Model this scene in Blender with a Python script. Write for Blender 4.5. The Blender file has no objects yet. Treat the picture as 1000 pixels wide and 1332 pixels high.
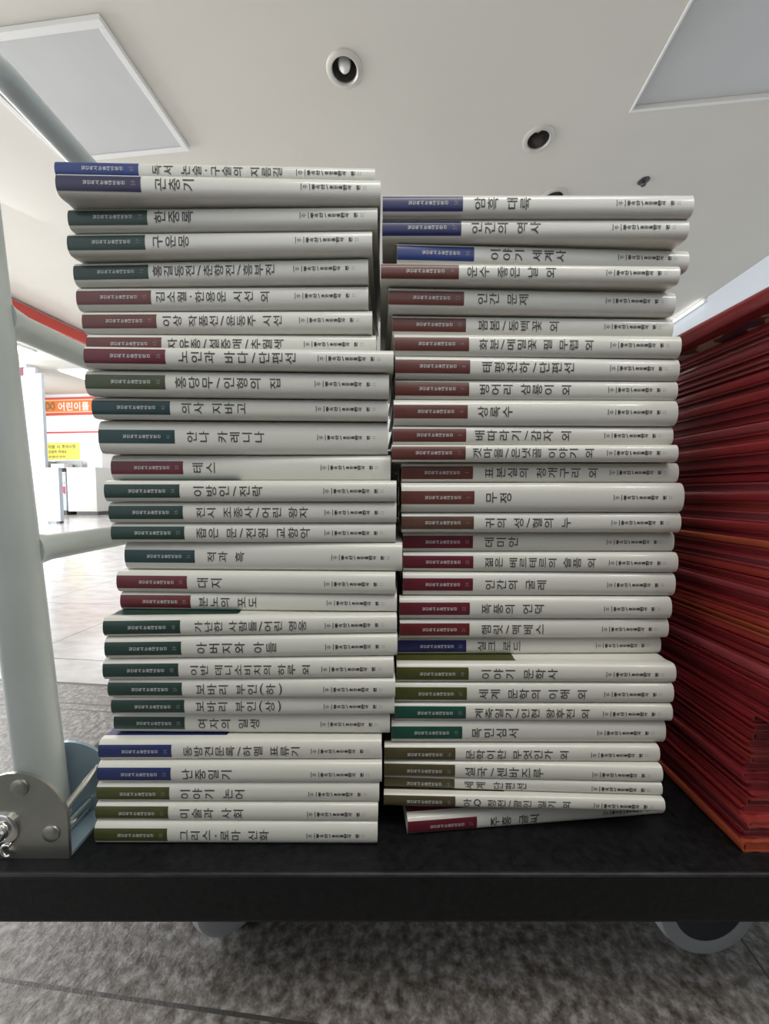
import bpy, bmesh, math, random
from mathutils import Vector, Matrix

# ------------------------------------------------------------------ camera, world, light, exposure
sc = bpy.context.scene
C = sc.collection
rnd = random.Random(7)
PI = math.pi
ROOM = math.radians(-5.8)              # the room is turned a little against the trolley
EYE = 0.446                            # lens height above the floor

sc.view_settings.view_transform = 'Standard'
sc.view_settings.look = 'None'
sc.view_settings.gamma = 1.0
sc.view_settings.use_curve_mapping = False
sc.view_settings.exposure = 0.0

cam = bpy.data.cameras.new('camera')
cam_o = bpy.data.objects.new('camera', cam)
C.objects.link(cam_o)
cam.sensor_fit = 'VERTICAL'
cam.sensor_height = 36.0
cam.lens = 490.0 / 1332.0 * 36.0
cam.clip_start = 0.01
cam_o.location = (0, 0, EYE)
cam_o.rotation_euler = (math.radians(87.0), 0, 0)
sc.camera = cam_o

w = bpy.data.worlds.new('daylight')
sc.world = w
w.use_nodes = True
bg = w.node_tree.nodes['Background']
bg.inputs[0].default_value = (0.90, 0.95, 1.0, 1)
bg.inputs[1].default_value = 1.05


def rm(x, y, z):
    """room coordinates -> world"""
    c, s = math.cos(ROOM), math.sin(ROOM)
    return Vector((x * c - y * s, x * s + y * c, z))


def area(name, loc, target, sx, sy, power, col):
    l = bpy.data.lights.new(name, 'AREA')
    l.shape = 'RECTANGLE'
    l.size, l.size_y, l.energy, l.color = sx, sy, power, col
    o = bpy.data.objects.new(name, l)
    C.objects.link(o)
    o.location = loc
    o.rotation_euler = (Vector(target) - Vector(loc)).to_track_quat('-Z', 'Y').to_euler()
    return o


# daylight through the shop front to the left of the camera
area('shop_window_light', rm(-8.5, 2.0, 1.3), rm(0, 2.0, 1.3), 6.0, 2.2, 480, (0.95, 0.98, 1.0))
area('added_spine_light', (0.4, -0.58, 2.44), (0.1, 0.3, 0.35), 1.6, 0.35, 25, (1.0, 0.96, 0.89))  # unseen strip light added overhead to brighten the book spines
# the lit back of the shop
area('back_shop_light', rm(-6.3, 3.4, 2.40), rm(-6.6, 6.8, 0.9), 2.4, 0.8, 20, (0.97, 0.99, 1.0))
# unseen light added to brighten the floor at left, and a small lamp high behind the camera on the right
area('added_floor_light', rm(-3.4, 2.1, 2.46), rm(-3.0, 1.9, 0), 1.5, 1.5, 150, (0.97, 0.98, 1.0))
area('ceiling_spot_light', (1.75, -1.1, 2.4), (0.2, 0.3, 0.5), 0.3, 0.3, 7, (1.0, 0.98, 0.95))

# ------------------------------------------------------------------ materials


def mat(name, col, rough=0.5, metal=0.0, coat=0.0, emit=None, estr=0.0, trans=0.0, spec=None, alpha=None):
    m = bpy.data.materials.new(name)
    m.use_nodes = True
    b = m.node_tree.nodes['Principled BSDF']
    b.inputs['Base Color'].default_value = (*col, 1)
    b.inputs['Roughness'].default_value = rough
    b.inputs['Metallic'].default_value = metal
    b.inputs['Coat Weight'].default_value = coat
    b.inputs['Coat Roughness'].default_value = 0.08
    b.inputs['Transmission Weight'].default_value = trans
    if spec is not None:
        b.inputs['Specular IOR Level'].default_value = spec
    if emit:
        b.inputs['Emission Color'].default_value = (*emit, 1)
        b.inputs['Emission Strength'].default_value = estr
    return m


def nd(m, kind, **kw):
    n = m.node_tree.nodes.new(kind)
    for k, v in kw.items():
        setattr(n, k, v)
    return n


def lk(m, a, b):
    m.node_tree.links.new(a, b)


def grain(m, base, dark, scale, lo=0.35, hi=0.65, detail=4.0, bump=0.0, stretch=(1, 1, 1), rough=None):
    """mottles a material between two colours in its object's own coordinates"""
    b = m.node_tree.nodes['Principled BSDF']
    tc = nd(m, 'ShaderNodeTexCoord')
    mp = nd(m, 'ShaderNodeMapping')
    mp.inputs['Scale'].default_value = stretch
    nz = nd(m, 'ShaderNodeTexNoise')
    nz.inputs['Scale'].default_value = scale
    nz.inputs['Detail'].default_value = detail
    cr = nd(m, 'ShaderNodeValToRGB')
    cr.color_ramp.elements[0].position = lo
    cr.color_ramp.elements[0].color = (*dark, 1)
    cr.color_ramp.elements[1].position = hi
    cr.color_ramp.elements[1].color = (*base, 1)
    lk(m, tc.outputs['Object'], mp.inputs[0])
    lk(m, mp.outputs[0], nz.inputs['Vector'])
    lk(m, nz.outputs['Fac'], cr.inputs[0])
    lk(m, cr.outputs[0], b.inputs['Base Color'])
    if bump:
        bp = nd(m, 'ShaderNodeBump')
        bp.inputs['Strength'].default_value = bump
        bp.inputs['Distance'].default_value = 0.002
        lk(m, nz.outputs['Fac'], bp.inputs['Height'])
        lk(m, bp.outputs[0], b.inputs['Normal'])
    if rough:
        mr = nd(m, 'ShaderNodeMapRange')
        mr.inputs['To Min'].default_value, mr.inputs['To Max'].default_value = rough
        lk(m, nz.outputs['Fac'], mr.inputs['Value'])
        lk(m, mr.outputs[0], b.inputs['Roughness'])
    return m


M = {}
M['cover'] = grain(mat('white_laminated_board', (0.70, 0.70, 0.66), 0.32, coat=0.35), (0.75, 0.745, 0.685), (0.71, 0.705, 0.645), 9, 0.3, 0.7)
M['page'] = mat('page_edges', (0.62, 0.58, 0.48), 0.9)
BAND = {
    'royal': (0.022, 0.050, 0.215), 'navy': (0.018, 0.022, 0.120), 'plum': (0.032, 0.026, 0.085), 'blue': (0.020, 0.034, 0.150),
    'green': (0.016, 0.052, 0.040), 'emerald': (0.012, 0.085, 0.058), 'teal': (0.014, 0.055, 0.062), 'moss': (0.065, 0.082, 0.035),
    'olive': (0.074, 0.084, 0.020), 'khaki': (0.085, 0.072, 0.032), 'brown': (0.150, 0.045, 0.036), 'umber': (0.130, 0.065, 0.048),
    'crimson': (0.150, 0.016, 0.030), 'red': (0.150, 0.018, 0.020)}
for k, c in BAND.items():
    M['band_' + k] = grain(mat('band_' + k, c, 0.38, coat=0.12), c, tuple(x * 0.82 for x in c), 60)
M['ink'] = mat('title_ink', (0.060, 0.055, 0.050), 0.5)
M['ink_black'] = mat('imprint_ink', (0.035, 0.033, 0.030), 0.5)
M['band_ink'] = mat('pale_band_ink', (0.62, 0.62, 0.62), 0.5)
M['number_ink'] = mat('number_ink', (0.26, 0.25, 0.27), 0.5)
REDS = [(0.40, 0.036, 0.040), (0.34, 0.027, 0.035), (0.45, 0.054, 0.042), (0.28, 0.020, 0.026), (0.50, 0.095, 0.042), (0.40, 0.065, 0.075)]
for i, c in enumerate(REDS):
    M['red%d' % i] = grain(mat('red_board_%d' % i, c, 0.27, coat=0.4), c, tuple(x * 0.75 for x in c), 25)
for i, c in enumerate(REDS):
    d_ = tuple(x * 0.8 for x in c)
    M['redp%d' % i] = grain(mat('red_page_edges_%d' % i, d_, 0.5), d_, tuple(x * 0.7 for x in c), 30)
M['deck'] = grain(mat('black_deck', (0.008, 0.009, 0.010), 0.5, spec=0.3), (0.009, 0.0095, 0.011), (0.004, 0.0045, 0.005), 160, bump=0.25, rough=(0.38, 0.62))
M['deck_edge'] = grain(mat('worn_black_edge', (0.03, 0.03, 0.032), 0.5), (0.045, 0.046, 0.05), (0.012, 0.012, 0.013), 35, 0.45, 0.75, stretch=(1, 6, 6))
M['paint'] = grain(mat('pale_grey_paint', (0.62, 0.66, 0.65), 0.35, coat=0.2), (0.44, 0.48, 0.47), (0.40, 0.44, 0.43), 14)
M['zinc'] = grain(mat('zinc_plate', (0.42, 0.43, 0.40), 0.33, 0.9), (0.40, 0.41, 0.37), (0.33, 0.34, 0.31), 22)
M['zinc_blue'] = grain(mat('blue_zinc_plate', (0.38, 0.47, 0.53), 0.35, 0.35), (0.34, 0.45, 0.52), (0.29, 0.39, 0.46), 18)
M['chrome'] = mat('chrome', (0.75, 0.75, 0.72), 0.12, 1.0)
M['gap_dark'] = mat('gap_dark_board', (0.03, 0.028, 0.026), 0.8)  # for the added box that blackens the gap
M['tyre'] = mat('blue_grey_tyre', (0.58, 0.63, 0.66), 0.3, trans=0.25, coat=0.2)
M['hub'] = mat('dark_hub', (0.03, 0.04, 0.055), 0.45)
M['steel'] = mat('dark_steel', (0.10, 0.10, 0.11), 0.4, 0.8)
M['ceiling'] = grain(mat('ceiling_paint', (0.78, 0.75, 0.70), 0.8), (0.71, 0.685, 0.625), (0.685, 0.66, 0.60), 1.2)
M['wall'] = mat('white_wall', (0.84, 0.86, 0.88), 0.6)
M['shade_wall'] = mat('dark_shade_wall', (0.16, 0.15, 0.14), 0.7)  # for the added light-blocking wall behind the camera
M['lamp_frame'] = mat('white_lamp_frame', (0.82, 0.82, 0.80), 0.4)
M['diffuser'] = grain(mat('grey_diffuser', (0.60, 0.61, 0.61), 0.45), (0.60, 0.61, 0.61), (0.57, 0.58, 0.58), 3)
M['trim_ring'] = mat('satin_ring', (0.62, 0.60, 0.55), 0.35, 0.35)
M['can'] = mat('dark_can', (0.26, 0.25, 0.23), 0.25, 0.8)
M['bulb'] = mat('frosted_bulb', (0.85, 0.84, 0.80), 0.25, coat=0.5)
M['fascia'] = mat('red_fascia', (0.62, 0.075, 0.055), 0.45)
M['orange'] = mat('orange_sign', (0.80, 0.20, 0.045), 0.5)
M['sign_red'] = mat('sign_red', (0.62, 0.07, 0.05), 0.5)
M['sign_cream'] = mat('sign_cream', (0.85, 0.60, 0.38), 0.5)
M['sign_white'] = mat('sign_white', (0.90, 0.88, 0.86), 0.5)
M['olive_paint'] = mat('olive_print', (0.28, 0.20, 0.06), 0.5)
M['yellow'] = mat('yellow_paper', (0.85, 0.76, 0.14), 0.7)
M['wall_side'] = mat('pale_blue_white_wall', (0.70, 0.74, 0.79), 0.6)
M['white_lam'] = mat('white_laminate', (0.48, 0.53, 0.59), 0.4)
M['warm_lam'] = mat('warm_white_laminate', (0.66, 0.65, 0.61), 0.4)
M['plinth'] = mat('dark_plinth', (0.08, 0.075, 0.07), 0.5)
M['grey_metal'] = mat('grey_metal', (0.35, 0.37, 0.36), 0.4, 0.3)
M['maroon'] = mat('maroon_tag', (0.17, 0.03, 0.05), 0.5)
M['tag_red'] = mat('red_tag', (0.55, 0.04, 0.06), 0.5)
M['batten_on'] = mat('lit_batten', (0.9, 0.9, 0.9), 0.5, emit=(0.95, 0.98, 1.0), estr=2.0)
M['lamp_on'] = mat('lit_diffuser', (0.9, 0.9, 0.9), 0.5, emit=(0.97, 0.99, 1.0), estr=5.0)


def picture_cover():
    m = mat('printed_cover', (0.5, 0.4, 0.3), 0.35, coat=0.3)
    b = m.node_tree.nodes['Principled BSDF']
    tc = nd(m, 'ShaderNodeTexCoord')
    nz = nd(m, 'ShaderNodeTexNoise')
    nz.inputs['Scale'].default_value = 30
    nz.inputs['Detail'].default_value = 2
    cr = nd(m, 'ShaderNodeValToRGB')
    cr.color_ramp.interpolation = 'CONSTANT'
    e = cr.color_ramp.elements
    e[0].position, e[0].color = 0.0, (0.06, 0.045, 0.12, 1)
    e[1].position, e[1].color = 0.42, (0.13, 0.05, 0.035, 1)
    n = e.new(0.49)
    n.color = (0.72, 0.58, 0.44, 1)
    lk(m, tc.outputs['Object'], nz.inputs['Vector'])
    lk(m, nz.outputs['Fac'], cr.inputs[0])
    lk(m, cr.outputs[0], b.inputs['Base Color'])
    return m


M['picture'] = picture_cover()


def floor_mat(name, base, mid, dark, scale, xj, yj, jw, rough, bump, polish=False):
    """stone floor: xj = (first joint, spacing); yj = list of single joints across"""
    m = mat(name, base, 0.5)
    b = m.node_tree.nodes['Principled BSDF']
    tc = nd(m, 'ShaderNodeTexCoord')
    nz = nd(m, 'ShaderNodeTexNoise')
    nz.inputs['Scale'].default_value = scale
    nz.inputs['Detail'].default_value = 6
    nz.inputs['Roughness'].default_value = 0.65
    mp = nd(m, 'ShaderNodeMapping')
    mp.inputs['Scale'].default_value = (1, 1, 1) if not polish else (1.0, 2.2, 1)
    cr = nd(m, 'ShaderNodeValToRGB')
    e = cr.color_ramp.elements
    e[0].position, e[0].color = 0.36, (*dark, 1)
    e[1].position, e[1].color = 0.64, (*base, 1)
    k = e.new(0.5)
    k.color = (*mid, 1)
    lk(m, tc.outputs['Object'], mp.inputs[0])
    lk(m, mp.outputs[0], nz.inputs['Vector'])
    lk(m, nz.outputs['Fac'], cr.inputs[0])
    sx = nd(m, 'ShaderNodeSeparateXYZ')
    lk(m, tc.outputs['Object'], sx.inputs[0])

    def mth(op, a, v):
        n = nd(m, 'ShaderNodeMath', operation=op)
        if hasattr(a, 'links'):
            lk(m, a, n.inputs[0])
        else:
            n.inputs[0].default_value = a
        if v is not None:
            if hasattr(v, 'links'):
                lk(m, v, n.inputs[1])
            else:
                n.inputs[1].default_value = v
        return n.outputs[0]
    x = mth('SUBTRACT', sx.outputs[0], xj[0] - xj[1] / 2 + 50 * xj[1])
    x = mth('FLOORED_MODULO', x, xj[1])
    x = mth('ABSOLUTE', mth('SUBTRACT', x, xj[1] / 2), None)
    line = mth('LESS_THAN', x, jw)
    for y0, wd in yj:
        d = mth('ABSOLUTE', mth('SUBTRACT', sx.outputs[1], y0), None)
        line = mth('MAXIMUM', line, mth('LESS_THAN', d, wd))
    mix = nd(m, 'ShaderNodeMixRGB')
    lk(m, line, mix.inputs[0])
    lk(m, cr.outputs[0], mix.inputs[1])
    mix.inputs[2].default_value = (0.06, 0.055, 0.05, 1)
    lk(m, mix.outputs[0], b.inputs['Base Color'])
    mr = nd(m, 'ShaderNodeMapRange')
    mr.inputs['To Min'].default_value, mr.inputs['To Max'].default_value = rough
    lk(m, nz.outputs['Fac'], mr.inputs['Value'])
    lk(m, mr.outputs[0], b.inputs['Roughness'])
    bp = nd(m, 'ShaderNodeBump')
    bp.inputs['Strength'].default_value = bump
    bp.inputs['Distance'].default_value = 0.004
    h = mth('SUBTRACT', nz.outputs['Fac'], mth('MULTIPLY', line, 0.6))
    lk(m, h, bp.inputs['Height'])
    lk(m, bp.outputs[0], b.inputs['Normal'])
    return m


M['granite'] = floor_mat('grey_granite', (0.34, 0.325, 0.31), (0.175, 0.158, 0.142), (0.072, 0.058, 0.046), 95,
                         (0.319, 0.937), [(0.285, 0.0016), (0.683, 0.0022), (0.704, 0.0026), (0.779, 0.006), (-0.19, 0.0016)], 0.0014, (0.28, 0.5), 0.35)
M['marble'] = floor_mat('polished_stone', (0.63, 0.61, 0.60), (0.57, 0.55, 0.54), (0.48, 0.46, 0.45), 9,
                        (0.319, 0.4685), [(0.779, 0.005), (0.896, 0.0016), (1.36, 0.0015), (1.83, 0.002), (2.3, 0.002), (2.77, 0.002), (3.24, 0.003)], 0.0016, (0.10, 0.22), 0.06, True)

# ------------------------------------------------------------------ mesh helpers


class MB:
    """collects shapes, then links them as ONE mesh object"""

    def __init__(self):
        self.v, self.f, self.m, self.s = [], [], [], []

    def add(self, vs, fs, mi=0, smooth=False, mtx=None):
        o = len(self.v)
        for p in vs:
            p = Vector(p)
            self.v.append(mtx @ p if mtx else p)
        for f in fs:
            self.f.append([i + o for i in f])
            self.m.append(mi)
            self.s.append(smooth)

    def box(self, lo, hi, mi=0, mtx=None, bev=0.0):
        bm = bmesh.new()
        bmesh.ops.create_cube(bm, size=1.0)
        for v in bm.verts:
            v.co = Vector([lo[i] + (hi[i] - lo[i]) * (v.co[i] + 0.5) for i in range(3)])
        if bev:
            bmesh.ops.bevel(bm, geom=bm.edges[:], offset=bev, segments=2, affect='EDGES', profile=0.6)
        self.bm(bm, mi, False, mtx)

    def bm(self, bm, mi=0, smooth=False, mtx=None):
        bm.verts.index_update()
        self.add([v.co.copy() for v in bm.verts], [[v.index for v in f.verts] for f in bm.faces], mi, smooth, mtx)
        bm.free()

    def tube(self, pts, r, n=20, mi=0, cap=True):
        pts = [Vector(p) for p in pts]
        vs, fs = [], []
        up = None
        for i, p in enumerate(pts):
            a = pts[max(i - 1, 0)]
            b = pts[min(i + 1, len(pts) - 1)]
            t = (b - a).normalized()
            if up is None:
                up = Vector((0, 0, 1)) if abs(t.z) < 0.9 else Vector((0, 1, 0))
            s = t.cross(up).normalized()
            up = s.cross(t).normalized()
            for k in range(n):
                q = 2 * PI * k / n
                vs.append(p + (s * math.cos(q) + up * math.sin(q)) * (r[i] if isinstance(r, (list, tuple)) else r))
        for i in range(len(pts) - 1):
            for k in range(n):
                fs.append([i * n + k, i * n + (k + 1) % n, (i + 1) * n + (k + 1) % n, (i + 1) * n + k])
        if cap:
            fs.append(list(range(n))[::-1])
            fs.append([(len(pts) - 1) * n + k for k in range(n)])
        self.add(vs, fs, mi, True)

    def lathe(self, prof, mtx=None, n=40, mi=0):
        """prof = (radius, z) pairs turned round z"""
        vs, fs = [], []
        for r, z in prof:
            for k in range(n):
                q = 2 * PI * k / n
                vs.append((r * math.cos(q), r * math.sin(q), z))
        for i in range(len(prof) - 1):
            for k in range(n):
                fs.append([i * n + k, i * n + (k + 1) % n, (i + 1) * n + (k + 1) % n, (i + 1) * n + k])
        self.add(vs, fs, mi, True, mtx)

    def prism(self, outline, d0, d1, mtx=None, mi=0):
        """outline in (x, z), pushed along y from d0 to d1"""
        n = len(outline)
        vs = [(x, d0, z) for x, z in outline] + [(x, d1, z) for x, z in outline]
        fs = [list(range(n)), list(range(2 * n - 1, n - 1, -1))]
        fs += [[i, i + n, (i + 1) % n + n, (i + 1) % n] for i in range(n)]
        self.add(vs, fs, mi, False, mtx)

    def mesh(self, name, mats):
        me = bpy.data.meshes.new(name)
        me.from_pydata([tuple(p) for p in self.v], [], self.f)
        for m in (mats if isinstance(mats, (list, tuple)) else [mats]):
            me.materials.append(m)
        me.polygons.foreach_set('material_index', self.m)
        me.polygons.foreach_set('use_smooth', self.s)
        me.update()
        if any(self.s):
            bm = bmesh.new()
            bm.from_mesh(me)
            bmesh.ops.recalc_face_normals(bm, faces=bm.faces[:])
            bm.to_mesh(me)
            bm.free()
            me.set_sharp_from_angle(angle=math.radians(38))
        return me

    def build(self, name, mats, parent=None, loc=None, rotz=0.0):
        o = bpy.data.objects.new(name, self.mesh(name, mats))
        C.objects.link(o)
        if parent:
            o.parent = parent
        if loc is not None:
            o.location = loc
        if rotz:
            o.rotation_euler = (0, 0, rotz)
        return o


def thing(name, label, cat, loc=(0, 0, 0), rot=(0, 0, 0), group=None):
    o = bpy.data.objects.new(name, None)
    o.empty_display_size = 0.05
    C.objects.link(o)
    o.location = loc
    o.rotation_euler = rot
    tag(o, label, cat, group)
    return o


def tag(o, label, cat, group=None):
    o['label'] = label
    o['category'] = cat
    if group:
        o['group'] = group
    return o


def struct(o):
    o['kind'] = 'structure'
    return o


ORD = ('first second third fourth fifth sixth seventh eighth ninth tenth eleventh twelfth thirteenth fourteenth fifteenth sixteenth '
       'seventeenth eighteenth nineteenth twentieth').split()
TENS = {2: 'twenty', 3: 'thirty', 4: 'forty', 5: 'fifty'}


def ordinal(n):
    if n <= 20:
        return ORD[n - 1]
    t, u = divmod(n, 10)
    if u == 0:
        return {3: 'thirtieth', 4: 'fortieth', 5: 'fiftieth', 6: 'sixtieth'}[t]
    return TENS[t] + '-' + ORD[u - 1]

# ------------------------------------------------------------------ the room
CEIL = 2.496
fl = MB()
fl.box((-14, -4, -0.05), (6, 0.779, 0))
struct(fl.build('floor', M['granite'], rotz=ROOM))
fl = MB()
fl.box((-14, 0.779, -0.05), (6, 12, 0))
struct(fl.build('floor_polished', M['marble'], rotz=ROOM))

DOWNLIGHTS = [(-0.389, 1.908), (0.657, 2.379), (0.896, 2.84)]
PANELS = [(-2.19, -1.39, 1.59, 2.22, 0.030, 'square ceiling lamp panel with thick white frame, switched off, above left white stack'),
          (1.097, 1.90, 1.60, 2.266, 0.012, 'square ceiling lamp panel with thin white frame, switched off, at ceiling above red stack')]
ce = MB()
ce.box((-14, -1.2, CEIL), (3.09, 8.0, CEIL + 0.12))
ceil = ce.build('ceiling', M['ceiling'], rotz=ROOM)
cut = MB()
for x, y in DOWNLIGHTS:
    cut.lathe([(0.0001, CEIL - 0.05), (0.066, CEIL - 0.05), (0.066, CEIL + 0.2), (0.0001, CEIL + 0.2)], Matrix.Translation((x, y, 0)), 32)
for x0, x1, y0, y1, fw, lb in PANELS:
    cut.box((x0 + fw, y0 + fw, CEIL - 0.05), (x1 - fw, y1 - fw, CEIL + 0.05))
cutter = cut.build('ceiling_cutter', M['ceiling'], rotz=ROOM)
bo = ceil.modifiers.new('holes', 'BOOLEAN')
bo.object, bo.operation, bo.solver = cutter, 'DIFFERENCE', 'EXACT'
bpy.context.view_layer.update()
dg = bpy.context.evaluated_depsgraph_get()
me = bpy.data.meshes.new_from_object(ceil.evaluated_get(dg))
ceil.modifiers.clear()
ceil.data = me
bpy.data.objects.remove(cutter, do_unlink=True)
struct(ceil)

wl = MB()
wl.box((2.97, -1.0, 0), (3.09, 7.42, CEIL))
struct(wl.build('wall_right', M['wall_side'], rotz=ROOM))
wl = MB()
wl.box((-14, 7.3, 0), (2.97, 7.42, CEIL))
struct(wl.build('wall_back', M['wall'], rotz=ROOM))
wl = MB()
wl.box((-0.42, -0.36, 0), (2.97, -0.24, 0.78), bev=0.01)
struct(wl.build('added_shade_wall', M['shade_wall'], rotz=ROOM))  # unseen low wall added to keep light off the floor under the deck
# ceiling beam with a red face along the left of the hall
be = MB()
be.box((-4.62, 2.4, CEIL - 0.165), (-4.33, 7.3, CEIL - 0.002))
struct(be.build('trim_1', M['wall'], rotz=ROOM))
be = MB()
be.box((-4.33, 2.4, CEIL - 0.150), (-4.29, 7.3, CEIL - 0.03))
struct(be.build('trim_2', M['fascia'], rotz=ROOM))
be = MB()
be.box((-8.6, 7.288, 1.69), (-4.8, 7.2995, 1.72))
struct(be.build('trim_3', M['sign_red'], rotz=ROOM))

for x0, x1, y0, y1, fw, lb in PANELS:
    t = thing('ceiling_lamp', lb, 'ceiling lamp', rm((x0 + x1) / 2, (y0 + y1) / 2, CEIL - 0.025), (0, 0, ROOM), 'square lamp panels in the ceiling')
    hx, hy = (x1 - x0) / 2, (y1 - y0) / 2
    f = MB()
    dz = 0.0245 if fw > 0.02 else 0.006
    for lo, hi in (((-hx, -hy), (hx, -hy + fw)), ((-hx, hy - fw), (hx, hy)), ((-hx, -hy + fw), (-hx + fw, hy - fw)), ((hx - fw, -hy + fw), (hx, hy - fw))):
        f.box((lo[0], lo[1], 0.0245 - dz), (hi[0], hi[1], 0.024 if fw > 0.02 else 0.025), bev=0.002)
    f.build('lamp_frame', M['lamp_frame'], t)
    d = MB()
    rec = 0.006 if fw > 0.02 else 0.045
    d.box((-hx + fw + .001, -hy + fw + .001, rec), (hx - fw - .001, hy - fw - .001, rec + 0.012), bev=0.001)
    d.build('diffuser', M['diffuser'], t)

for k, (x, y) in enumerate(DOWNLIGHTS):
    lb = ['round recessed downlight with white bulb, in the ceiling above the left white stack',
          'round recessed downlight with dark hollow can, between the two other downlights',
          'round recessed downlight half hidden behind the topmost book of the right white stack'][k]
    t = thing('downlight', lb, 'ceiling lamp', rm(x, y, CEIL), (0, 0, ROOM), 'round downlights in the ceiling')
    r = MB()
    r.lathe([(0.060, 0.0), (0.060, -0.006), (0.066, -0.011), (0.080, -0.010), (0.088, -0.004), (0.088, 0.0), (0.060, 0.0)], n=48)
    r.build('trim_ring', M['trim_ring'], t)
    c = MB()
    c.lathe([(0.059, 0.0), (0.057, 0.03), (0.050, 0.07), (0.035, 0.095), (0.001, 0.098)], n=48)
    c.build('can', M['can'], t)
    b = MB()
    if k == 0:
        b.lathe([(0.001, -0.012), (0.015, -0.008), (0.027, 0.006), (0.031, 0.026), (0.026, 0.05), (0.016, 0.07), (0.014, 0.096)], n=32)
    else:
        b.lathe([(0.001, 0.050), (0.018, 0.052), (0.026, 0.062), (0.024, 0.08), (0.016, 0.095)], n=32)
    b.build('bulb', M['bulb'], t)

s = MB()
s.lathe([(0.001, -0.030), (0.014, -0.030), (0.016, -0.026), (0.006, -0.022), (0.006, -0.012), (0.020, -0.008), (0.034, -0.004), (0.036, 0.0)], n=28)
sp = s.build('sprinkler_head', M['steel'], loc=rm(1.436, 2.752, CEIL - 0.0005))
tag(sp, 'small dark sprinkler head on the ceiling, above right end of the right white stack', 'sprinkler')

bt = thing('batten_lamp', 'thin lit white strip lamp along the top of the right wall, above the red stack', 'ceiling lamp', rm(2.94, 5.4, CEIL - 0.05), (0, 0, ROOM))
f = MB()
f.box((0.0, -1.0, 0.0), (0.03, 1.0, 0.045), bev=0.004)
f.build('housing', M['lamp_frame'], bt)
f = MB()
f.tube([(-0.012, -0.97, 0.012), (-0.012, 0, 0.012), (-0.012, 0.97, 0.012)], 0.012, 14)
f.build('tube', M['batten_on'], bt)

# lit lamp panels in the ceiling at the back of the shop
for k, (x, y, sx, sy) in enumerate([(-5.45, 6.15, 0.60, 0.32), (-6.2, 4.72, 0.60, 0.30)]):
    t = thing('ceiling_lamp', ['lit white lamp panel on the far ceiling above the orange sign', 'lit white lamp panel on the far ceiling just right of the grey post'][k],
              'ceiling lamp', rm(x, y, CEIL - 0.03), (0, 0, ROOM))
    f = MB()
    f.box((-sx - .02, -sy - .02, 0.004), (sx + .02, sy + .02, 0.029))
    f.build('lamp_housing', M['lamp_frame'], t)
    d = MB()
    d.box((-sx, -sy, 0), (sx, sy, 0.004))
    d.build('diffuser', M['lamp_on'], t)

# ------------------------------------------------------------------ lettering
GL = {}


FLAT = set('/\\()Q·:')


def glyph(ch, off=0.0, res=3, cutx=True):
    """one character as flat verts and faces, em = 1"""
    key = (ch, off)
    if key in GL:
        return GL[key]
    c = bpy.data.curves.new('glyph', 'FONT')
    c.body = ch
    c.resolution_u = res
    c.offset = off
    o = bpy.data.objects.new('glyph', c)
    C.objects.link(o)
    bpy.context.view_layer.update()
    m = bpy.data.meshes.new_from_object(o.evaluated_get(bpy.context.evaluated_depsgraph_get()))
    bm = bmesh.new()
    bm.from_mesh(m)
    if cutx:                            # fine strips, so that the letter can follow the curve of the spine
        lo = [min(v.co[i] for v in bm.verts) for i in (0, 1)]
        hi = [max(v.co[i] for v in bm.verts) for i in (0, 1)]
        ax = 0 if ch not in FLAT else 1
        n = max(2, int((hi[ax] - lo[ax]) / 0.085))
        for k in range(1, n):
            co = [0, 0, 0]
            no = [0, 0, 0]
            co[ax] = lo[ax] + (hi[ax] - lo[ax]) * k / n
            no[ax] = 1
            bmesh.ops.bisect_plane(bm, geom=bm.verts[:] + bm.edges[:] + bm.faces[:], plane_co=co, plane_no=no)
    bm.verts.index_update()
    vs = [(v.co.x, v.co.y) for v in bm.verts]
    fs = [[v.index for v in f.verts] for f in bm.faces]
    bm.free()
    bpy.data.objects.remove(o, do_unlink=True)
    bpy.data.curves.remove(c)
    bpy.data.meshes.remove(m)
    GL[key] = (vs, fs)
    return GL[key]


def column(text, x0, x1, em, zc, surf, mb, mi=0, off=0.0, fill=0.82):
    """upright characters set one under another on a spine that lies on its side: the run goes along +x, each turned a quarter left;
    surf(z) gives the spine's y at height z"""
    wts = [0.5 if ch == ' ' else (0.62 if ch in '/\\()·' else 1.0) for ch in text]
    adv = (x1 - x0) / sum(wts)
    x = x0
    for ch, wt in zip(text, wts):
        cx = x + adv * wt / 2
        x += adv * wt
        if ch == ' ':
            continue
        vs, fs = glyph(ch, off)
        if ch in FLAT:
            xs = [v[0] for v in vs]
            ys = [v[1] for v in vs]
            mx, my = (min(xs) + max(xs)) / 2, (min(ys) + max(ys)) / 2
            g = [(cx + (a - mx) * em, zc + (b - my) * em) for a, b in vs]
        else:
            sx = min(adv * fill / 0.92, em * 1.15)
            g = [(cx - (b - 0.36) * sx, zc + (a - 0.46) * em) for a, b in vs]
        mb.add([(a, surf(b), b) for a, b in g], fs, mi)


def flat_text(text, x0, y, z0, h, mb, mi=0, adv=0.95, mirror=False):
    x = x0
    for ch in text:
        if ch == ' ':
            x += h * 0.45
            continue
        vs, fs = glyph(ch, 0.012)
        mb.add([(x + a * h, y, z0 + b * h) for a, b in vs], fs, mi)
        x += h * adv

# ------------------------------------------------------------------ the platform trolley
DZ = 0.1645                             # deck top
FY = 0.2630                             # front edge
tr = thing('platform_trolley', 'black platform trolley with pale grey handle frame carrying the book stacks', 'trolley', (0.15, FY + 0.25, 0))
ox, oy = 0.15, FY + 0.25


def P(x, y, zz):
    return Vector((x - ox, y - oy, zz))


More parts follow.
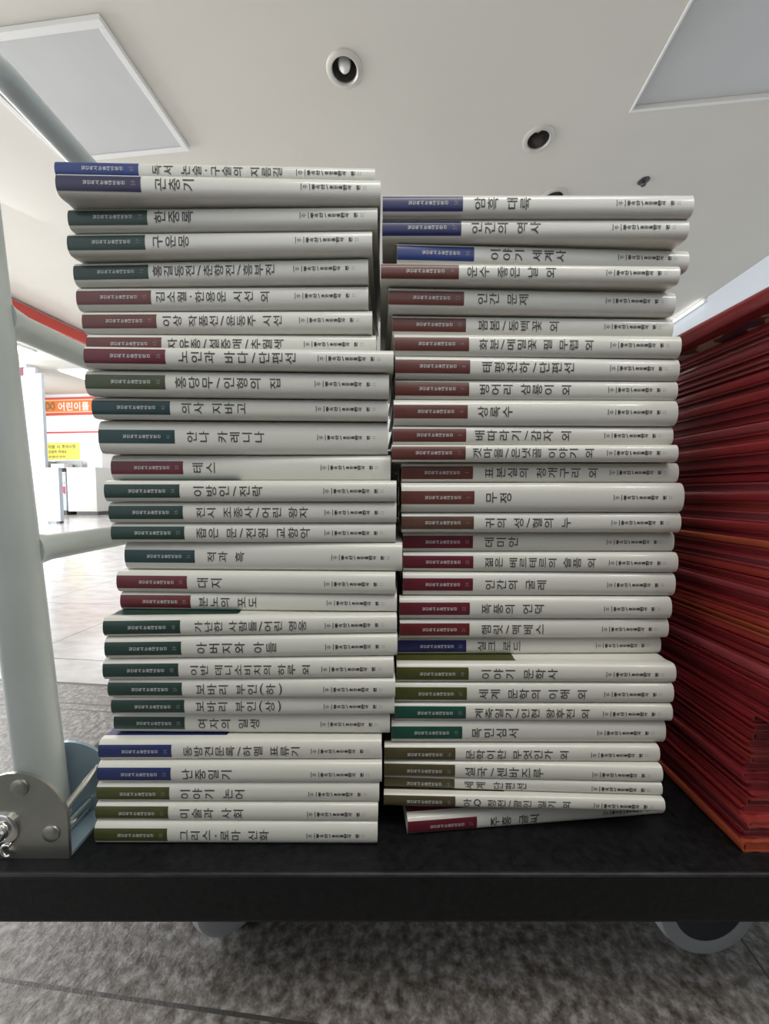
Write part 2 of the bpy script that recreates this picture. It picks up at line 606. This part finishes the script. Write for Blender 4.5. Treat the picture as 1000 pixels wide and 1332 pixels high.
dk = MB()
x0, x1, y0, y1 = -0.325, 0.495, FY, FY + 0.52
dk.box(P(x0, y0, DZ - 0.038), P(x1, y1, DZ - 0.0002), bev=0.003)
dk.build('deck', M['deck'], tr)
ed = MB()
ed.tube([P(x0 + 0.003, y0 + 0.0016, DZ - 0.0014), P(0, y0 + 0.0016, DZ - 0.0014), P(x1 - 0.003, y0 + 0.0016, DZ - 0.0014)], 0.0016, 8)
ed.build('edge_trim', M['deck_edge'], tr)

BX = -0.281
PB = Vector((BX, 0.298, 0.205))         # near post, low end
lean = math.tan(math.radians(4.0))


def post_x(zz):
    return BX - lean * (zz - 0.205)


NY, FYP = 0.298, 0.725
HT = 0.446 + 0.352
R = 0.0158
h = MB()
pts = [P(post_x(0.175), NY, 0.175), P(post_x(0.5), NY, 0.5)]
rb = 0.045
for k in range(0, 9):
    q = PI / 2 * k / 8
    zz = HT - rb + rb * math.sin(q)
    pts.append(P(post_x(zz), NY + rb - rb * math.cos(q), zz))
for k in range(0, 9):
    q = PI / 2 * k / 8
    zz = HT - rb + rb * math.cos(q)
    pts.append(P(post_x(zz), FYP - rb + rb * math.sin(q), zz))
pts += [P(post_x(0.5), FYP, 0.5), P(post_x(0.175), FYP, 0.175)]
rad = [R, R] + [R - 0.0042 * min(1, k / 6) for k in range(9)] + [R - 0.0042 * min(1, (8 - k) / 6) for k in range(9)] + [R, R]
h.tube(pts, rad, 28)
h.build('handle', M['paint'], tr)
for zz in (0.446 + 0.1385, 0.446 - 0.048):
    cb = MB()
    cb.tube([P(post_x(zz), NY + 0.008, zz), P(post_x(zz), NY + 0.016, zz), P(post_x(zz), NY + 0.03, zz), P(post_x(zz), FYP - 0.03, zz), P(post_x(zz), FYP - 0.008, zz)],
            [0.0165, 0.0135, 0.0112, 0.0112, 0.0150], 24)
    cb.build('crossbar', M['paint'], tr)


def plate_outline(cx, r, zb, zt):
    o = [(cx - r, zb), (cx + r, zb)]
    zc = zt - r
    for k in range(0, 25):
        q = PI * k / 24
        o.append((cx + r * math.cos(q), zc + r * math.sin(q)))
    return o


for yb, nm in ((NY, 'front'), (FYP, 'rear')):
    br = MB()
    ol = plate_outline(BX - ox, 0.0385, DZ, 0.2325)
    near = MB()
    near.prism(ol, yb - oy - 0.0225, yb - oy - 0.0200)
    pl = near.build('bracket_plate', M['zinc'], tr)
    ol2 = plate_outline(BX - ox + 0.0055, 0.0435, DZ, 0.2290)
    far = MB()
    far.prism(ol2, yb - oy + 0.0185, yb - oy + 0.0210)
    far.build('bracket_plate', M['zinc_blue'], tr)
    bs = MB()
    bs.prism([(BX - ox - 0.0385, DZ), (BX - ox + 0.0385, DZ), (BX - ox + 0.0385, DZ + 0.0025), (BX - ox - 0.0385, DZ + 0.0025)], yb - oy - 0.020, yb - oy + 0.0185)
    bs.build('bracket_base', M['zinc_blue'], tr)
    # rivets, pivot bolt, hooked spring end and the cross pin between the plates
    ry = Matrix.Rotation(PI / 2, 4, 'X')
    for dx, zz, rr in ((0.0035, 0.2215, 0.0068), (0.0258, 0.1850, 0.0066), (-0.0258, 0.1850, 0.0066)):
        rv = MB()
        rv.lathe([(rr, 0), (rr * 0.96, 0.0010), (rr * 0.85, 0.0015), (rr * 0.3, 0.0018), (0.0001, 0.0018)], Matrix.Translation((BX - ox + dx, yb - oy - 0.0225, zz)) @ ry, 28)
        rv.build('rivet', M['zinc'], pl)
    bt = MB()
    mm = Matrix.Translation((BX - ox - 0.0110, yb - oy - 0.0225, 0.1885)) @ ry
    bt.lathe([(0.0125, 0), (0.0125, 0.0016), (0.0115, 0.0022), (0.0070, 0.0022), (0.0068, 0.0060), (0.0050, 0.0085), (0.0001, 0.0090)], mm, 32)
    bt.build('pivot_bolt', M['chrome'], pl)
    hk = MB()
    hx, hz, hy = BX - ox - 0.0065, 0.1732, yb - oy - 0.0245
    hk.tube([(hx + 0.0045 * math.cos(q), hy, hz + 0.0045 * math.sin(q)) for q in [math.radians(a) for a in range(60, 301, 20)]], 0.0013, 12)
    hk.build('spring_hook', M['chrome'], pl)
    pn = MB()
    pn.tube([(BX - ox + 0.030, yb - oy - 0.020, 0.196), (BX - ox + 0.030, yb - oy + 0.0185, 0.207)], 0.0028, 14)
    pn.tube([(BX - ox + 0.022, yb - oy - 0.018, 0.1745), (BX - ox + 0.022, yb - oy + 0.018, 0.1745)], 0.0045, 16)
    pn.build('cross_pin', M['chrome'], tr)

for cx, cy, sw in ((-0.150, 0.376, 48), (0.310, 0.352, 4), (-0.158, 0.70, -20), (0.33, 0.70, 15)):
    cs = bpy.data.objects.new('caster', None)
    cs.empty_display_size = 0.03
    C.objects.link(cs)
    cs.parent = tr
    cs.location = P(cx, cy, 0)
    cs.rotation_euler = (0, 0, math.radians(sw))
    fk = MB()
    fk.box((-0.035, -0.03, 0.1225), (0.035, 0.03, 0.1263))
    for s_ in (-1, 1):
        fk.prism([(-0.022, 0.1225), (0.022, 0.1225), (0.012, 0.045), (-0.012, 0.045)], s_ * 0.0175, s_ * 0.0200)
    fk.build('fork', M['steel'], cs)
    wh = MB()
    rx = Matrix.Translation((0, 0, 0.0532)) @ Matrix.Rotation(PI / 2, 4, 'X')
    RW_ = 0.053
    wh.lathe([(0.037, -0.013), (0.046, -0.0145), (0.0505, -0.0125), (RW_, -0.006), (RW_, 0.006), (0.0505, 0.0125), (0.046, 0.0145), (0.037, 0.013), (0.037, -0.013)], rx, 56)
    wh.build('tyre', M['tyre'], cs)
    hb = MB()
    hb.lathe([(0.0001, -0.0135), (0.012, -0.0135), (0.013, -0.009), (0.030, -0.0085), (0.0370, -0.0125), (0.0370, 0.0125), (0.030, 0.0085), (0.013, 0.009), (0.012, 0.0135), (0.0001, 0.0135)], rx, 48)
    hb.build('hub', M['hub'], cs)

# ------------------------------------------------------------------ books
NS = 2.3                                # fullness of the rounded spine


def spine_y(z, t, b):
    s = min(1.0, abs(2 * z / t - 1))
    return b * (1 - (1 - s ** NS) ** (1 / NS))


def make_cover(L, W, t, b, panel, c=0.0021):
    """hardback case: two boards and a rounded spine, open at head, tail and fore-edge. Materials: 0 board, 1 colour panel, 2 underside panel"""
    out = [(W, 0.0), (b + 0.0125, 0.0), (b + 0.0095, 0.0006), (b + 0.0065, 0.0006), (b + 0.003, 0.0)]
    inn = [(W, c), (b + 0.0125, c), (b + 0.0095, c), (b + 0.0065, c), (b + 0.003, c)]
    nb = len(out)
    K = 14
    for i in range(K + 1):
        ph = -PI / 2 + PI * i / K
        sn, cs = math.sin(ph), max(0.0, math.cos(ph))
        zz = math.copysign(abs(sn) ** (2 / NS), sn)
        yy = 1 - cs ** (2 / NS)
        out.append((b * yy, t / 2 + t / 2 * zz))
        inn.append((c + (b - c * 0.3) * yy * 0.9, t / 2 + (t / 2 - c) * zz))
    out += [(y, t - z) for y, z in reversed(out[:nb])]
    inn += [(y, t - z) for y, z in reversed(inn[:nb])]
    n = len(out)
    xs = [-L / 2, -L / 2 + panel, L / 2] if panel else [-L / 2, L / 2]
    mb = MB()
    vs = []
    for x in xs:
        vs += [(x, y, z) for y, z in out] + [(x, y, z) for y, z in inn]
    for k in range(len(xs) - 1):
        a, d = k * 2 * n, (k + 1) * 2 * n
        for i in range(n - 1):
            board = i >= n - nb
            mi = 0
            if panel and k == 0 and board:
                mi = 1
            mb.f.append([a + i, a + i + 1, d + i + 1, d + i])
            mb.m.append(mi)
            mb.s.append(True)
            mb.f.append([a + n + i, d + n + i, d + n + i + 1, a + n + i + 1])
            mb.m.append(0)
            mb.s.append(False)
        for i in (0, n - 1):
            mb.f.append([a + i, d + i, d + n + i, a + n + i])
            mb.m.append(0)
            mb.s.append(False)
    e = (len(xs) - 1) * 2 * n
    for i in range(n - 1):
        mb.f.append([i, i + n, i + n + 1, i + 1])
        mb.f.append([e + i, e + i + 1, e + i + n + 1, e + i + n])
        mb.m += [0, 0]
        mb.s += [False, False]
    mb.v = [Vector(p) for p in vs]
    return mb


def make_pages(L, W, t, b, c=0.0021):
    mb = MB()
    mb.box((-L / 2 + 0.003, b + 0.001, c), (L / 2 - 0.003, W - 0.004, t - c))
    return mb


BL, BW = 0.225, 0.152
BAND_WORDS = '일인독서논술대비문선'
IMPRINT = '뿌리산\\훈민출판사 편'
IMPRINT_EM = (0.0042, 0.0027, 0.0040, 0.0042, 0.0026, 0.0027, 0.0026, 0.0044, 0.0032, 0, 0.0038)


def make_book(title, col, num, X, D, z, t, yaw, f0, f1, label, pitch=0.0, roll=0.0):
    t = max(t, 0.0095)
    b = min(0.30 * t, 0.0062)
    root = thing('hardback_book', label, 'book', (X, D, z), (math.radians(pitch), math.radians(roll), math.radians(yaw)), GROUP)
    make_cover(BL, BW, t, b, 0.44 * BL).build('cover', [M['cover'], M['band_' + col]], root)
    make_pages(BL, BW, t, b).build('page_block', M['page'], root)
    # coloured band at the head of the spine
    hb = min(0.0104, t * 0.82)
    zc = t * 0.5
    x0, x1 = -BL / 2 + 0.00005, -BL / 2 + 0.258 * BL
    bd = MB()
    k = 10
    vs = []
    for i in range(k + 1):
        zz = zc - hb / 2 + hb * i / k
        yy = spine_y(zz, t, b) - 0.00012
        vs += [(x0, yy, zz), (x1, yy, zz)]
    bd.add(vs, [[2 * i, 2 * i + 1, 2 * i + 3, 2 * i + 2] for i in range(k)], 0, True)
    band = bd.build('spine_band', M['band_' + col], root)
    surf = lambda q: spine_y(max(0, min(t, q)), t, b) - 0.00022
    tx = MB()
    column(BAND_WORDS, x0 + 0.0185, x0 + 0.0475, 0.0034, zc, surf, tx, 0, 0.018)
    d = str(num)
    em = 0.0032
    for i, ch in enumerate(d):
        vs, fs = glyph(ch, 0.0)
        tx.add([(x0 + 0.0530 - (q - 0.35) * em * 1.25, surf(zc + ((p - 0.25) + (i - (len(d) - 1) / 2) * 0.55) * em), zc + ((p - 0.25) + (i - (len(d) - 1) / 2) * 0.55) * em) for p, q in vs], fs, 1)
    tx.build('band_lettering', [M['band_ink'], M['number_ink']], band)
    tl = MB()
    column(title, -BL / 2 + f0 * BL, -BL / 2 + f1 * BL, min(0.0102, t * 0.72), zc, surf, tl, 0, 0.006)
    tl.build('title_lettering', M['ink'], root)
    im = MB()
    a = -BL / 2 + 0.755 * BL
    column('주', a, a + 0.0042, 0.0036, zc, surf, im, 0, 0.0)
    for dx in (-0.0010, 0.0050):       # the two bars that box in the first sign
        im.add([(a + dx, surf(zc + q), zc + q) for q in (-0.0022, 0.0022)] + [(a + dx + 0.0005, surf(zc + q), zc + q) for q in (0.0022, -0.0022)], [[0, 3, 2, 1]])
    q0, step = a + 0.0066, 0.0350 / 11.2
    for ch, em_ in zip(IMPRINT, IMPRINT_EM):
        if ch != ' ':
            column(ch, q0, q0 + step, em_, zc, surf, im, 0, 0.030, 0.86)
        q0 += step
    column('::', a + 0.0425, a + 0.0455, 0.0045, zc, surf, im, 0, 0.0)
    im.build('imprint_lettering', M['ink_black'], root)
    return root


NAMES = {'royal': 'bright blue', 'navy': 'dark navy', 'plum': 'dark plum', 'blue': 'deep blue', 'green': 'dark green', 'emerald': 'emerald green',
         'teal': 'dark teal', 'moss': 'moss green', 'olive': 'olive green', 'khaki': 'khaki brown', 'brown': 'reddish brown', 'umber': 'greyish brown',
         'crimson': 'crimson', 'red': 'dark red'}
STACK_A = [   # title, band colour, number, x, y of the spine, z, thickness, turn in degrees, title start and end along the spine
    ('그리스·로마 신화', 'olive', 50, -0.1182, 0.2851, 0.1645, 0.0188, -0.17, 0.299, 0.621),
    ('미술과 사회', 'olive', 51, -0.1177, 0.2864, 0.1835, 0.0144, -0.28, 0.296, 0.529),
    ('이야기 논어', 'olive', 52, -0.1168, 0.2874, 0.1981, 0.0162, -0.1, 0.294, 0.53),
    ('난중일기', 'blue', 53, -0.1146, 0.2864, 0.2146, 0.0171, -0.05, 0.294, 0.478),
    ('동방견문록/하멜 표류기', 'blue', 54, -0.1149, 0.2891, 0.2319, 0.0166, 0.17, 0.297, 0.715),
    ('여자의 일생', 'green', 28, -0.1081, 0.2965, 0.2487, 0.0189, -0.48, 0.303, 0.534),
    ('보바리 부인(상)', 'green', 36, -0.1046, 0.2908, 0.2678, 0.0161, 0.14, 0.294, 0.606),
    ('보바리 부인(하)', 'green', 37, -0.1041, 0.2869, 0.2841, 0.0156, -0.06, 0.303, 0.613),
    ('이반 데니소비치의 하루 외', 'green', 38, -0.1053, 0.2857, 0.2998, 0.0169, 0.81, 0.297, 0.714),
    ('아버지와 아들', 'green', 39, -0.1024, 0.2858, 0.3169, 0.0177, 1.41, 0.307, 0.587),
    ('가난한 사람들/어린 영웅', 'green', 40, -0.1027, 0.2863, 0.3349, 0.015, 1.87, 0.304, 0.69),
    ('분노의 포도', 'red', 29, -0.1026, 0.2991, 0.35, 0.0147, -1.62, 0.285, 0.505),
    ('대지', 'red', 30, -0.1039, 0.2963, 0.3649, 0.0177, -2.2, 0.291, 0.391),
    ('적과 흑', 'teal', 31, -0.0984, 0.2989, 0.3828, 0.023, -2.2, 0.301, 0.443),
    ('좁은 문/전원 교향악', 'green', 32, -0.1037, 0.2963, 0.406, 0.0157, 0, 0.297, 0.704),
    ('전시 조종사/어린 왕자', 'green', 35, -0.1032, 0.294, 0.4219, 0.0166, 0, 0.302, 0.697),
    ('이방인/전락', 'green', 34, -0.1033, 0.2902, 0.4387, 0.0164, 0, 0.302, 0.547),
    ('테스', 'crimson', 33, -0.1076, 0.3044, 0.4553, 0.0209, 0, 0.288, 0.382),
    ('안나 카레니나', 'teal', 41, -0.1095, 0.2991, 0.4764, 0.0259, 2.2, 0.296, 0.57),
    ('의사 지바고', 'teal', 42, -0.1095, 0.2935, 0.5025, 0.0159, 2.2, 0.293, 0.519),
    ('홍당무/인형의 집', 'moss', 43, -0.109, 0.2874, 0.5186, 0.0187, 2.2, 0.287, 0.641),
    ('노인과 바다/단편선', 'crimson', 26, -0.1057, 0.2825, 0.5375, 0.0151, 2.03, 0.294, 0.683),
    ('자유종/설중매/추월색', 'brown', 13, -0.1191, 0.2998, 0.5528, 0.0169, 0.38, 0.277, 0.684),
    ('이상 작품선/윤동주 시선', 'brown', 14, -0.122, 0.2982, 0.5699, 0.017, -0.5, 0.277, 0.694),
    ('김소월·한용운 시선 외', 'brown', 15, -0.1249, 0.2968, 0.5871, 0.0174, -0.73, 0.272, 0.668),
    ('홍길동전/춘향전/흥부전', 'green', 16, -0.1247, 0.2932, 0.6047, 0.0172, -1.52, 0.271, 0.691),
    ('구운몽', 'green', 17, -0.1215, 0.2858, 0.6221, 0.0155, -0.88, 0.279, 0.407),
    ('한중록', 'green', 18, -0.1175, 0.283, 0.6378, 0.015, -0.6, 0.278, 0.412),
    ('곤충기', 'plum', 59, -0.1152, 0.2749, 0.653, 0.015, 1.4, 0.297, 0.426),
    ('독서 논술·구술의 지름길', 'royal', 60, -0.1193, 0.2795, 0.6682, 0.0112, 1.4, 0.298, 0.71),
]
STACK_B = [   # title, band colour, number, x, y of the spine, z, thickness, turn in degrees, title start and end along the spine
    ('주홍 글씨', 'crimson', 27, 0.1309, 0.3035, 0.1645, 0.0152, 5, 0.305, 0.501),
    ('아Q 정전/광인 일기 외', 'khaki', 49, 0.1119, 0.2912, 0.1895, 0.0105, -1.55, 0.284, 0.672),
    ('세계 단편선', 'khaki', 44, 0.1122, 0.2963, 0.2002, 0.0102, -2.2, 0.29, 0.522),
    ('설국/센바즈루', 'khaki', 45, 0.1122, 0.2953, 0.2106, 0.0138, -1.57, 0.291, 0.58),
    ('문학이란 무엇인가 외', 'khaki', 46, 0.1125, 0.2973, 0.2245, 0.0138, -0.29, 0.293, 0.673),
    ('목민심서', 'emerald', 19, 0.1182, 0.299, 0.2385, 0.0207, -0.06, 0.289, 0.468),
    ('계축일기/인현 왕후전 외', 'emerald', 20, 0.1206, 0.2965, 0.2594, 0.0147, -0.48, 0.288, 0.706),
    ('세계 문학의 이해 외', 'olive', 47, 0.1212, 0.2965, 0.2744, 0.017, -0.3, 0.298, 0.693),
    ('이야기 문학사', 'olive', 48, 0.1224, 0.2966, 0.2916, 0.0155, -0.33, 0.3, 0.581),
    ('실크 로드', 'navy', 55, 0.124, 0.3145, 0.3073, 0.0157, 0.61, 0.298, 0.47),
    ('햄릿/맥베스', 'red', 21, 0.1253, 0.3086, 0.3232, 0.017, 0.45, 0.299, 0.541),
    ('폭풍의 언덕', 'crimson', 23, 0.1249, 0.3064, 0.3404, 0.0188, -0.0, 0.298, 0.535),
    ('인간의 굴레', 'crimson', 24, 0.1278, 0.3083, 0.3594, 0.0201, -0.5, 0.3, 0.532),
    ('젊은 베르테르의 슬픔 외', 'crimson', 25, 0.1281, 0.3084, 0.3797, 0.0166, -1.31, 0.298, 0.707),
    ('데미안', 'crimson', 22, 0.1278, 0.3106, 0.3965, 0.0165, 0, 0.297, 0.428),
    ('귀의 성/혈의 누', 'umber', 1, 0.1264, 0.3024, 0.4132, 0.0165, 0, 0.296, 0.609),
    ('무정', 'brown', 2, 0.126, 0.2998, 0.4299, 0.0237, 0, 0.293, 0.394),
    ('표본실의 청개구리 외', 'brown', 3, 0.1262, 0.3067, 0.4538, 0.0161, 0, 0.296, 0.712),
    ('갯마을/은냇골 이야기 외', 'brown', 11, 0.1182, 0.2976, 0.4701, 0.0135, 0, 0.28, 0.709),
    ('배따라기/감자 외', 'brown', 5, 0.1192, 0.3024, 0.4837, 0.0149, 1.28, 0.285, 0.636),
    ('상록수', 'brown', 6, 0.1197, 0.2997, 0.4989, 0.0203, 0.91, 0.29, 0.419),
    ('벙어리 삼룡이 외', 'brown', 7, 0.121, 0.3018, 0.5194, 0.0153, 1.28, 0.291, 0.623),
    ('태평천하/단편선', 'brown', 8, 0.1209, 0.2995, 0.5348, 0.0171, 1.86, 0.296, 0.627),
    ('화분/메밀꽃 필 무렵 외', 'brown', 9, 0.12, 0.2992, 0.5522, 0.017, 0.98, 0.291, 0.695),
    ('봄봄/동백꽃 외', 'brown', 10, 0.1186, 0.3053, 0.5694, 0.0162, 1.57, 0.297, 0.592),
    ('인간 문제', 'brown', 12, 0.1155, 0.299, 0.5858, 0.0177, 1.87, 0.301, 0.485),
    ('운수 좋은 날 외', 'brown', 4, 0.1099, 0.2904, 0.6037, 0.0133, 0.89, 0.282, 0.586),
    ('이야기 세계사', 'royal', 56, 0.1218, 0.2948, 0.6172, 0.0156, 2.2, 0.31, 0.574),
    ('인간의 역사', 'navy', 57, 0.1108, 0.2867, 0.633, 0.0139, -0.1, 0.288, 0.521),
    ('암흑 대륙', 'navy', 58, 0.1111, 0.2831, 0.647, 0.0149, 0.0, 0.292, 0.48),
]


for S, side in ((STACK_A, 'left'), (STACK_B, 'right')):
    GROUP = 'white hardbacks in the %s stack' % side
    n = len(S)
    for i, (title, col, num, X, D, z, t, yaw, f0, f1) in enumerate(S):
        k = n - i
        size = 'thick' if t > 0.0195 else ('slim' if t < 0.0138 else 'white')
        look = '' if size == 'white' else size + ' '
        if i == 0:
            where = 'lowest of the %s white stack' % side
        elif i == n - 1:
            where = 'topmost book of the %s white stack' % side
        else:
            where = '%s from top of %s white stack' % (ordinal(k), side)
        lab = '%swhite hardback with %s spine band, %s' % (look, NAMES[col], where)
        p = 3.0 if title == '주홍 글씨' else 0.0
        make_book(title, col, num, X, D, z, t, yaw, f0, f1, lab, pitch=p)

sb = thing('gap_darkener', 'dark box added behind both white stacks to blacken the gap between them', 'box', (0.02, 0.49, 0.1645))  # added so that the gap between the stacks turns black
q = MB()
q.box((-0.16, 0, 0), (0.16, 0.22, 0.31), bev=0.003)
q.build('body', M['gap_dark'], sb)
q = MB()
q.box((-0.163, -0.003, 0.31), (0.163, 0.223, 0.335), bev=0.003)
q.build('lid', M['gap_dark'], sb)

# ------------------------------------------------------------------ the stack of thin red books
GROUP = 'thin red books in the red stack'
RL, RW = 0.262, 0.20
z = 0.1645
TOP = 0.446 + 0.1295
n_red = 57
ths = [rnd.uniform(0.0058, 0.0090) for _ in range(n_red - 1)]
ths[0] = 0.0088
sc_ = (TOP - z) / sum(ths)
tone = {5: 'orange-red', 17: 'orange-red', 31: 'orange-red'}
for i in range(n_red):
    last = i == n_red - 1
    t = 0.0122 if last else ths[i] * sc_ - 0.00015
    b = min(0.0030, t * 0.38)
    if i < 16:
        yf = 0.2800 + rnd.uniform(-0.004, 0.005) if i else 0.2805
    else:
        yf = 0.250 + rnd.uniform(-0.004, 0.004)
    xf = 0.2810 + rnd.uniform(-0.0022, 0.0022)
    if i > 44:
        xf += 0.010 * (i - 44) / 11.0
    if last:
        xf = 0.2630
        yf = 0.245
    mi = 4 if i in (0, 24, 33) else rnd.choice([0, 1, 2, 3, 5, 0, 1])
    lab = ('topmost red book, jutting left so its printed underside shows' if last else
           'thin orange-red book, lowest of the red stack on the black deck' if i == 0 else
           'thin glossy red book, %s from the bottom of the red stack' % ordinal(i + 1))
    turn = math.radians(rnd.uniform(-0.5, 0.5))
    if i % 5 in (1, 2, 4) and not last:      # fore-edge to the left: the two board edges and the gap between them show
        root = thing('red_book', lab, 'book', (xf + RW, yf + RL / 2, z), (0, 0, PI / 2 + turn), GROUP)
    else:
        root = thing('red_book', lab, 'book', (xf, yf + RL / 2, z), (0, 0, -PI / 2 + turn), GROUP)
    m = M['red%d' % mi]
    make_cover(RL, RW, t, b, 0, 0.0016).build('cover', [m, m], root)
    pg = MB()
    pg.box((-RL / 2 + 0.0003, b * 0.6 + 0.0016, 0.0016), (RL / 2 - 0.0004, RW - 0.004, t - 0.0016))
    pg.build('page_block', M['redp%d' % mi], root)
    if last:
        pn = MB()
        pn.box((-RL / 2 + .001, b + 0.0128, -0.0003), (RL / 2 - .001, RW - .001, 0.00005))
        pn.build('printed_panel', M['picture'], root)
    z += t + 0.00015

# ------------------------------------------------------------------ the far end of the shop


def rthing(name, label, cat, x, y, zz=0.0):
    return thing(name, label, cat, rm(x, y, zz), (0, 0, ROOM))


# orange shop sign on the back wall
sg = rthing('shop_sign', 'long orange shop sign with red borders high on the back wall', 'sign', -8.0, 7.27, 2.06)
b = MB()
b.box((0, -0.02, 0), (3.2, 0.028, 0.36))
b.build('sign_board', M['orange'], sg)
for zz, hh, mm in ((0.315, 0.045, 'sign_red'), (0.0, 0.045, 'sign_red'), (0.297, 0.018, 'sign_cream'), (0.045, 0.018, 'sign_cream')):
    b = MB()
    b.box((0, -0.026, zz), (3.2, -0.0201, zz + hh))
    b.build('border_strip', M[mm], sg)
tx = MB()
flat_text('어린이를 꿈', 0.40, -0.0215, 0.10, 0.19, tx)
tx.build('sign_lettering', M['sign_white'], sg)
em = MB()
em.tube([(0.12 + 0.10 * (1 - math.cos(q)), -0.0225, 0.185 + 0.075 * math.sin(2 * q)) for q in [PI * k / 24 * 2 for k in range(25)]], 0.014, 8)
em.build('sign_emblem', M['olive_paint'], sg)

# yellow notice
nt = rthing('notice', 'yellow paper notice on the back wall under the thin red line', 'notice', -7.55, 7.292, 1.14)
b = MB()
b.box((-0.40, 0, 0), (0.36, 0.006, 0.35))
b.build('sheet', M['yellow'], nt)
tx = MB()
for zz, s_, h_ in ((0.235, '이용 시 주의사항', 0.085), (0.135, '조용히 하세요', 0.07), (0.04, '감사합니다 관리자', 0.05)):
    flat_text(s_, -0.36, -0.002, zz, h_, tx)
tx.build('notice_lettering', M['ink'], nt)

# tall white panel and the counter in front of it
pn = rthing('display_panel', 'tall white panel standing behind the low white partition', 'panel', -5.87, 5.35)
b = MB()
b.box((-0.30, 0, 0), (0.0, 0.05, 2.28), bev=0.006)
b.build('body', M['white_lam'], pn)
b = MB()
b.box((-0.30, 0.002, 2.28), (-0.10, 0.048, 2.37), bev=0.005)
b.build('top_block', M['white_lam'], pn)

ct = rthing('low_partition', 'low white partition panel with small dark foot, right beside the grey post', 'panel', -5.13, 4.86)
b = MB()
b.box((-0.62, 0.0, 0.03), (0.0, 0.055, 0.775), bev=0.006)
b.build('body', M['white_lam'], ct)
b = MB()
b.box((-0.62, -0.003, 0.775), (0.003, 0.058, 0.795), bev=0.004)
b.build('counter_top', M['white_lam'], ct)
for fx0, fx1, fh in ((-0.54, -0.43, 0.075), (-0.06, -0.01, 0.03)):
    b = MB()
    b.box((fx0, -0.006, 0), (fx1, 0.054, fh))
    b.build('foot', M['plinth'], ct)

cb = rthing('cabinet', 'warm white cabinet on dark plinth at the back of the shop', 'cabinet', -6.30, 6.72)
b = MB()
b.box((-0.62, 0.0, 0.07), (0.0, 0.52, 0.915), bev=0.006)
b.build('body', M['warm_lam'], cb)
b = MB()
b.box((-0.45, 0.01, 0), (0.0, 0.50, 0.07))
b.build('plinth', M['plinth'], cb)
b = MB()
b.box((-0.625, -0.005, 0.915), (0.0, 0.525, 0.93))
b.build('top', M['warm_lam'], cb)

bx = rthing('crate', 'white box on top of the warm white cabinet', 'box', -6.72, 7.02, 0.93)
b = MB()
b.box((0.06, -0.10, 0), (0.38, 0.19, 0.27), bev=0.006)
b.build('body', M['sign_white'], bx)
b = MB()
b.box((0.055, -0.105, 0.27), (0.385, 0.195, 0.295), bev=0.003)
b.build('lid', M['sign_white'], bx)

bc = rthing('side_counter', 'low white side counter below the yellow notice, behind the low partition', 'counter', -7.28, 6.75)
b = MB()
b.box((-1.0, 0.0, 0.06), (0.05, 0.48, 0.90), bev=0.006)
b.build('body', M['white_lam'], bc)
b = MB()
b.box((-1.01, -0.01, 0.90), (0.06, 0.49, 0.925), bev=0.003)
b.build('counter_top', M['white_lam'], bc)
b = MB()
b.box((-0.98, 0.03, 0), (0.03, 0.46, 0.06))
b.build('plinth', M['plinth'], bc)

dr = rthing('drawer_unit', 'narrow white drawer unit with a red tag, left of the warm white cabinet', 'drawers', -6.93, 6.70)
b = MB()
b.box((-0.26, 0.0, 0.09), (0.0, 0.42, 0.84), bev=0.005)
b.build('body', M['white_lam'], dr)
for zz in (0.785, 0.62):
    b = MB()
    b.box((-0.22, -0.012, zz), (-0.02, 0.0, zz + 0.02))
    b.build('handle', M['grey_metal'], dr)
b = MB()
b.prism([(-0.15, 0.41), (-0.15, 0.56), (-0.015, 0.56), (-0.015, 0.41), (-0.08, 0.445)], -0.006, -0.0005)
b.build('tag', M['tag_red'], dr)
b = MB()
b.box((-0.25, 0.01, 0), (-0.01, 0.40, 0.09))
b.build('plinth', M['plinth'], dr)

# papers on a grey tray on the side counter
ty = rthing('paper_tray', 'grey tray of papers on the side counter below the yellow notice', 'tray', -7.28, 6.99, 0.925)
b = MB()
b.box((-0.30, -0.14, 0), (0.30, 0.14, 0.012))
b.box((-0.30, 0.128, 0.012), (0.30, 0.14, 0.17))
b.box((-0.30, -0.14, 0.012), (-0.288, 0.128, 0.15))
b.build('body', M['grey_metal'], ty)
b = MB()
b.box((-0.15, -0.10, 0.0125), (0.12, 0.10, 0.09), mtx=Matrix.Rotation(0.06, 4, 'Z'))
b.build('paper_pile', M['sign_white'], ty)

# framed pane and the maroon plate at the far left
pw = MB()
pw.box((-6.95, 5.53, 0), (-6.33, 5.70, CEIL))
struct(pw.build('wall_left', M['wall'], rotz=ROOM))
fr = rthing('picture_frame', 'narrow grey frame with dark pane at the far left, behind the grey post', 'frame', -6.45, 5.498, 1.34)
b = MB()
b.box((-0.10, 0.0, 0), (0.12, 0.03, 0.58))
b.build('frame', M['grey_metal'], fr)
b = MB()
b.box((-0.09, -0.006, 0.03), (0.05, -0.0005, 0.55))
b.build('pane', M['plinth'], fr)
pl = rthing('sign_plate', 'small maroon square plate above the grey frame behind the post', 'sign', -6.42, 5.508, 2.31)
b = MB()
b.box((-0.09, 0.0, 0), (0.07, 0.02, 0.13))
b.build('plate', M['maroon'], pl)
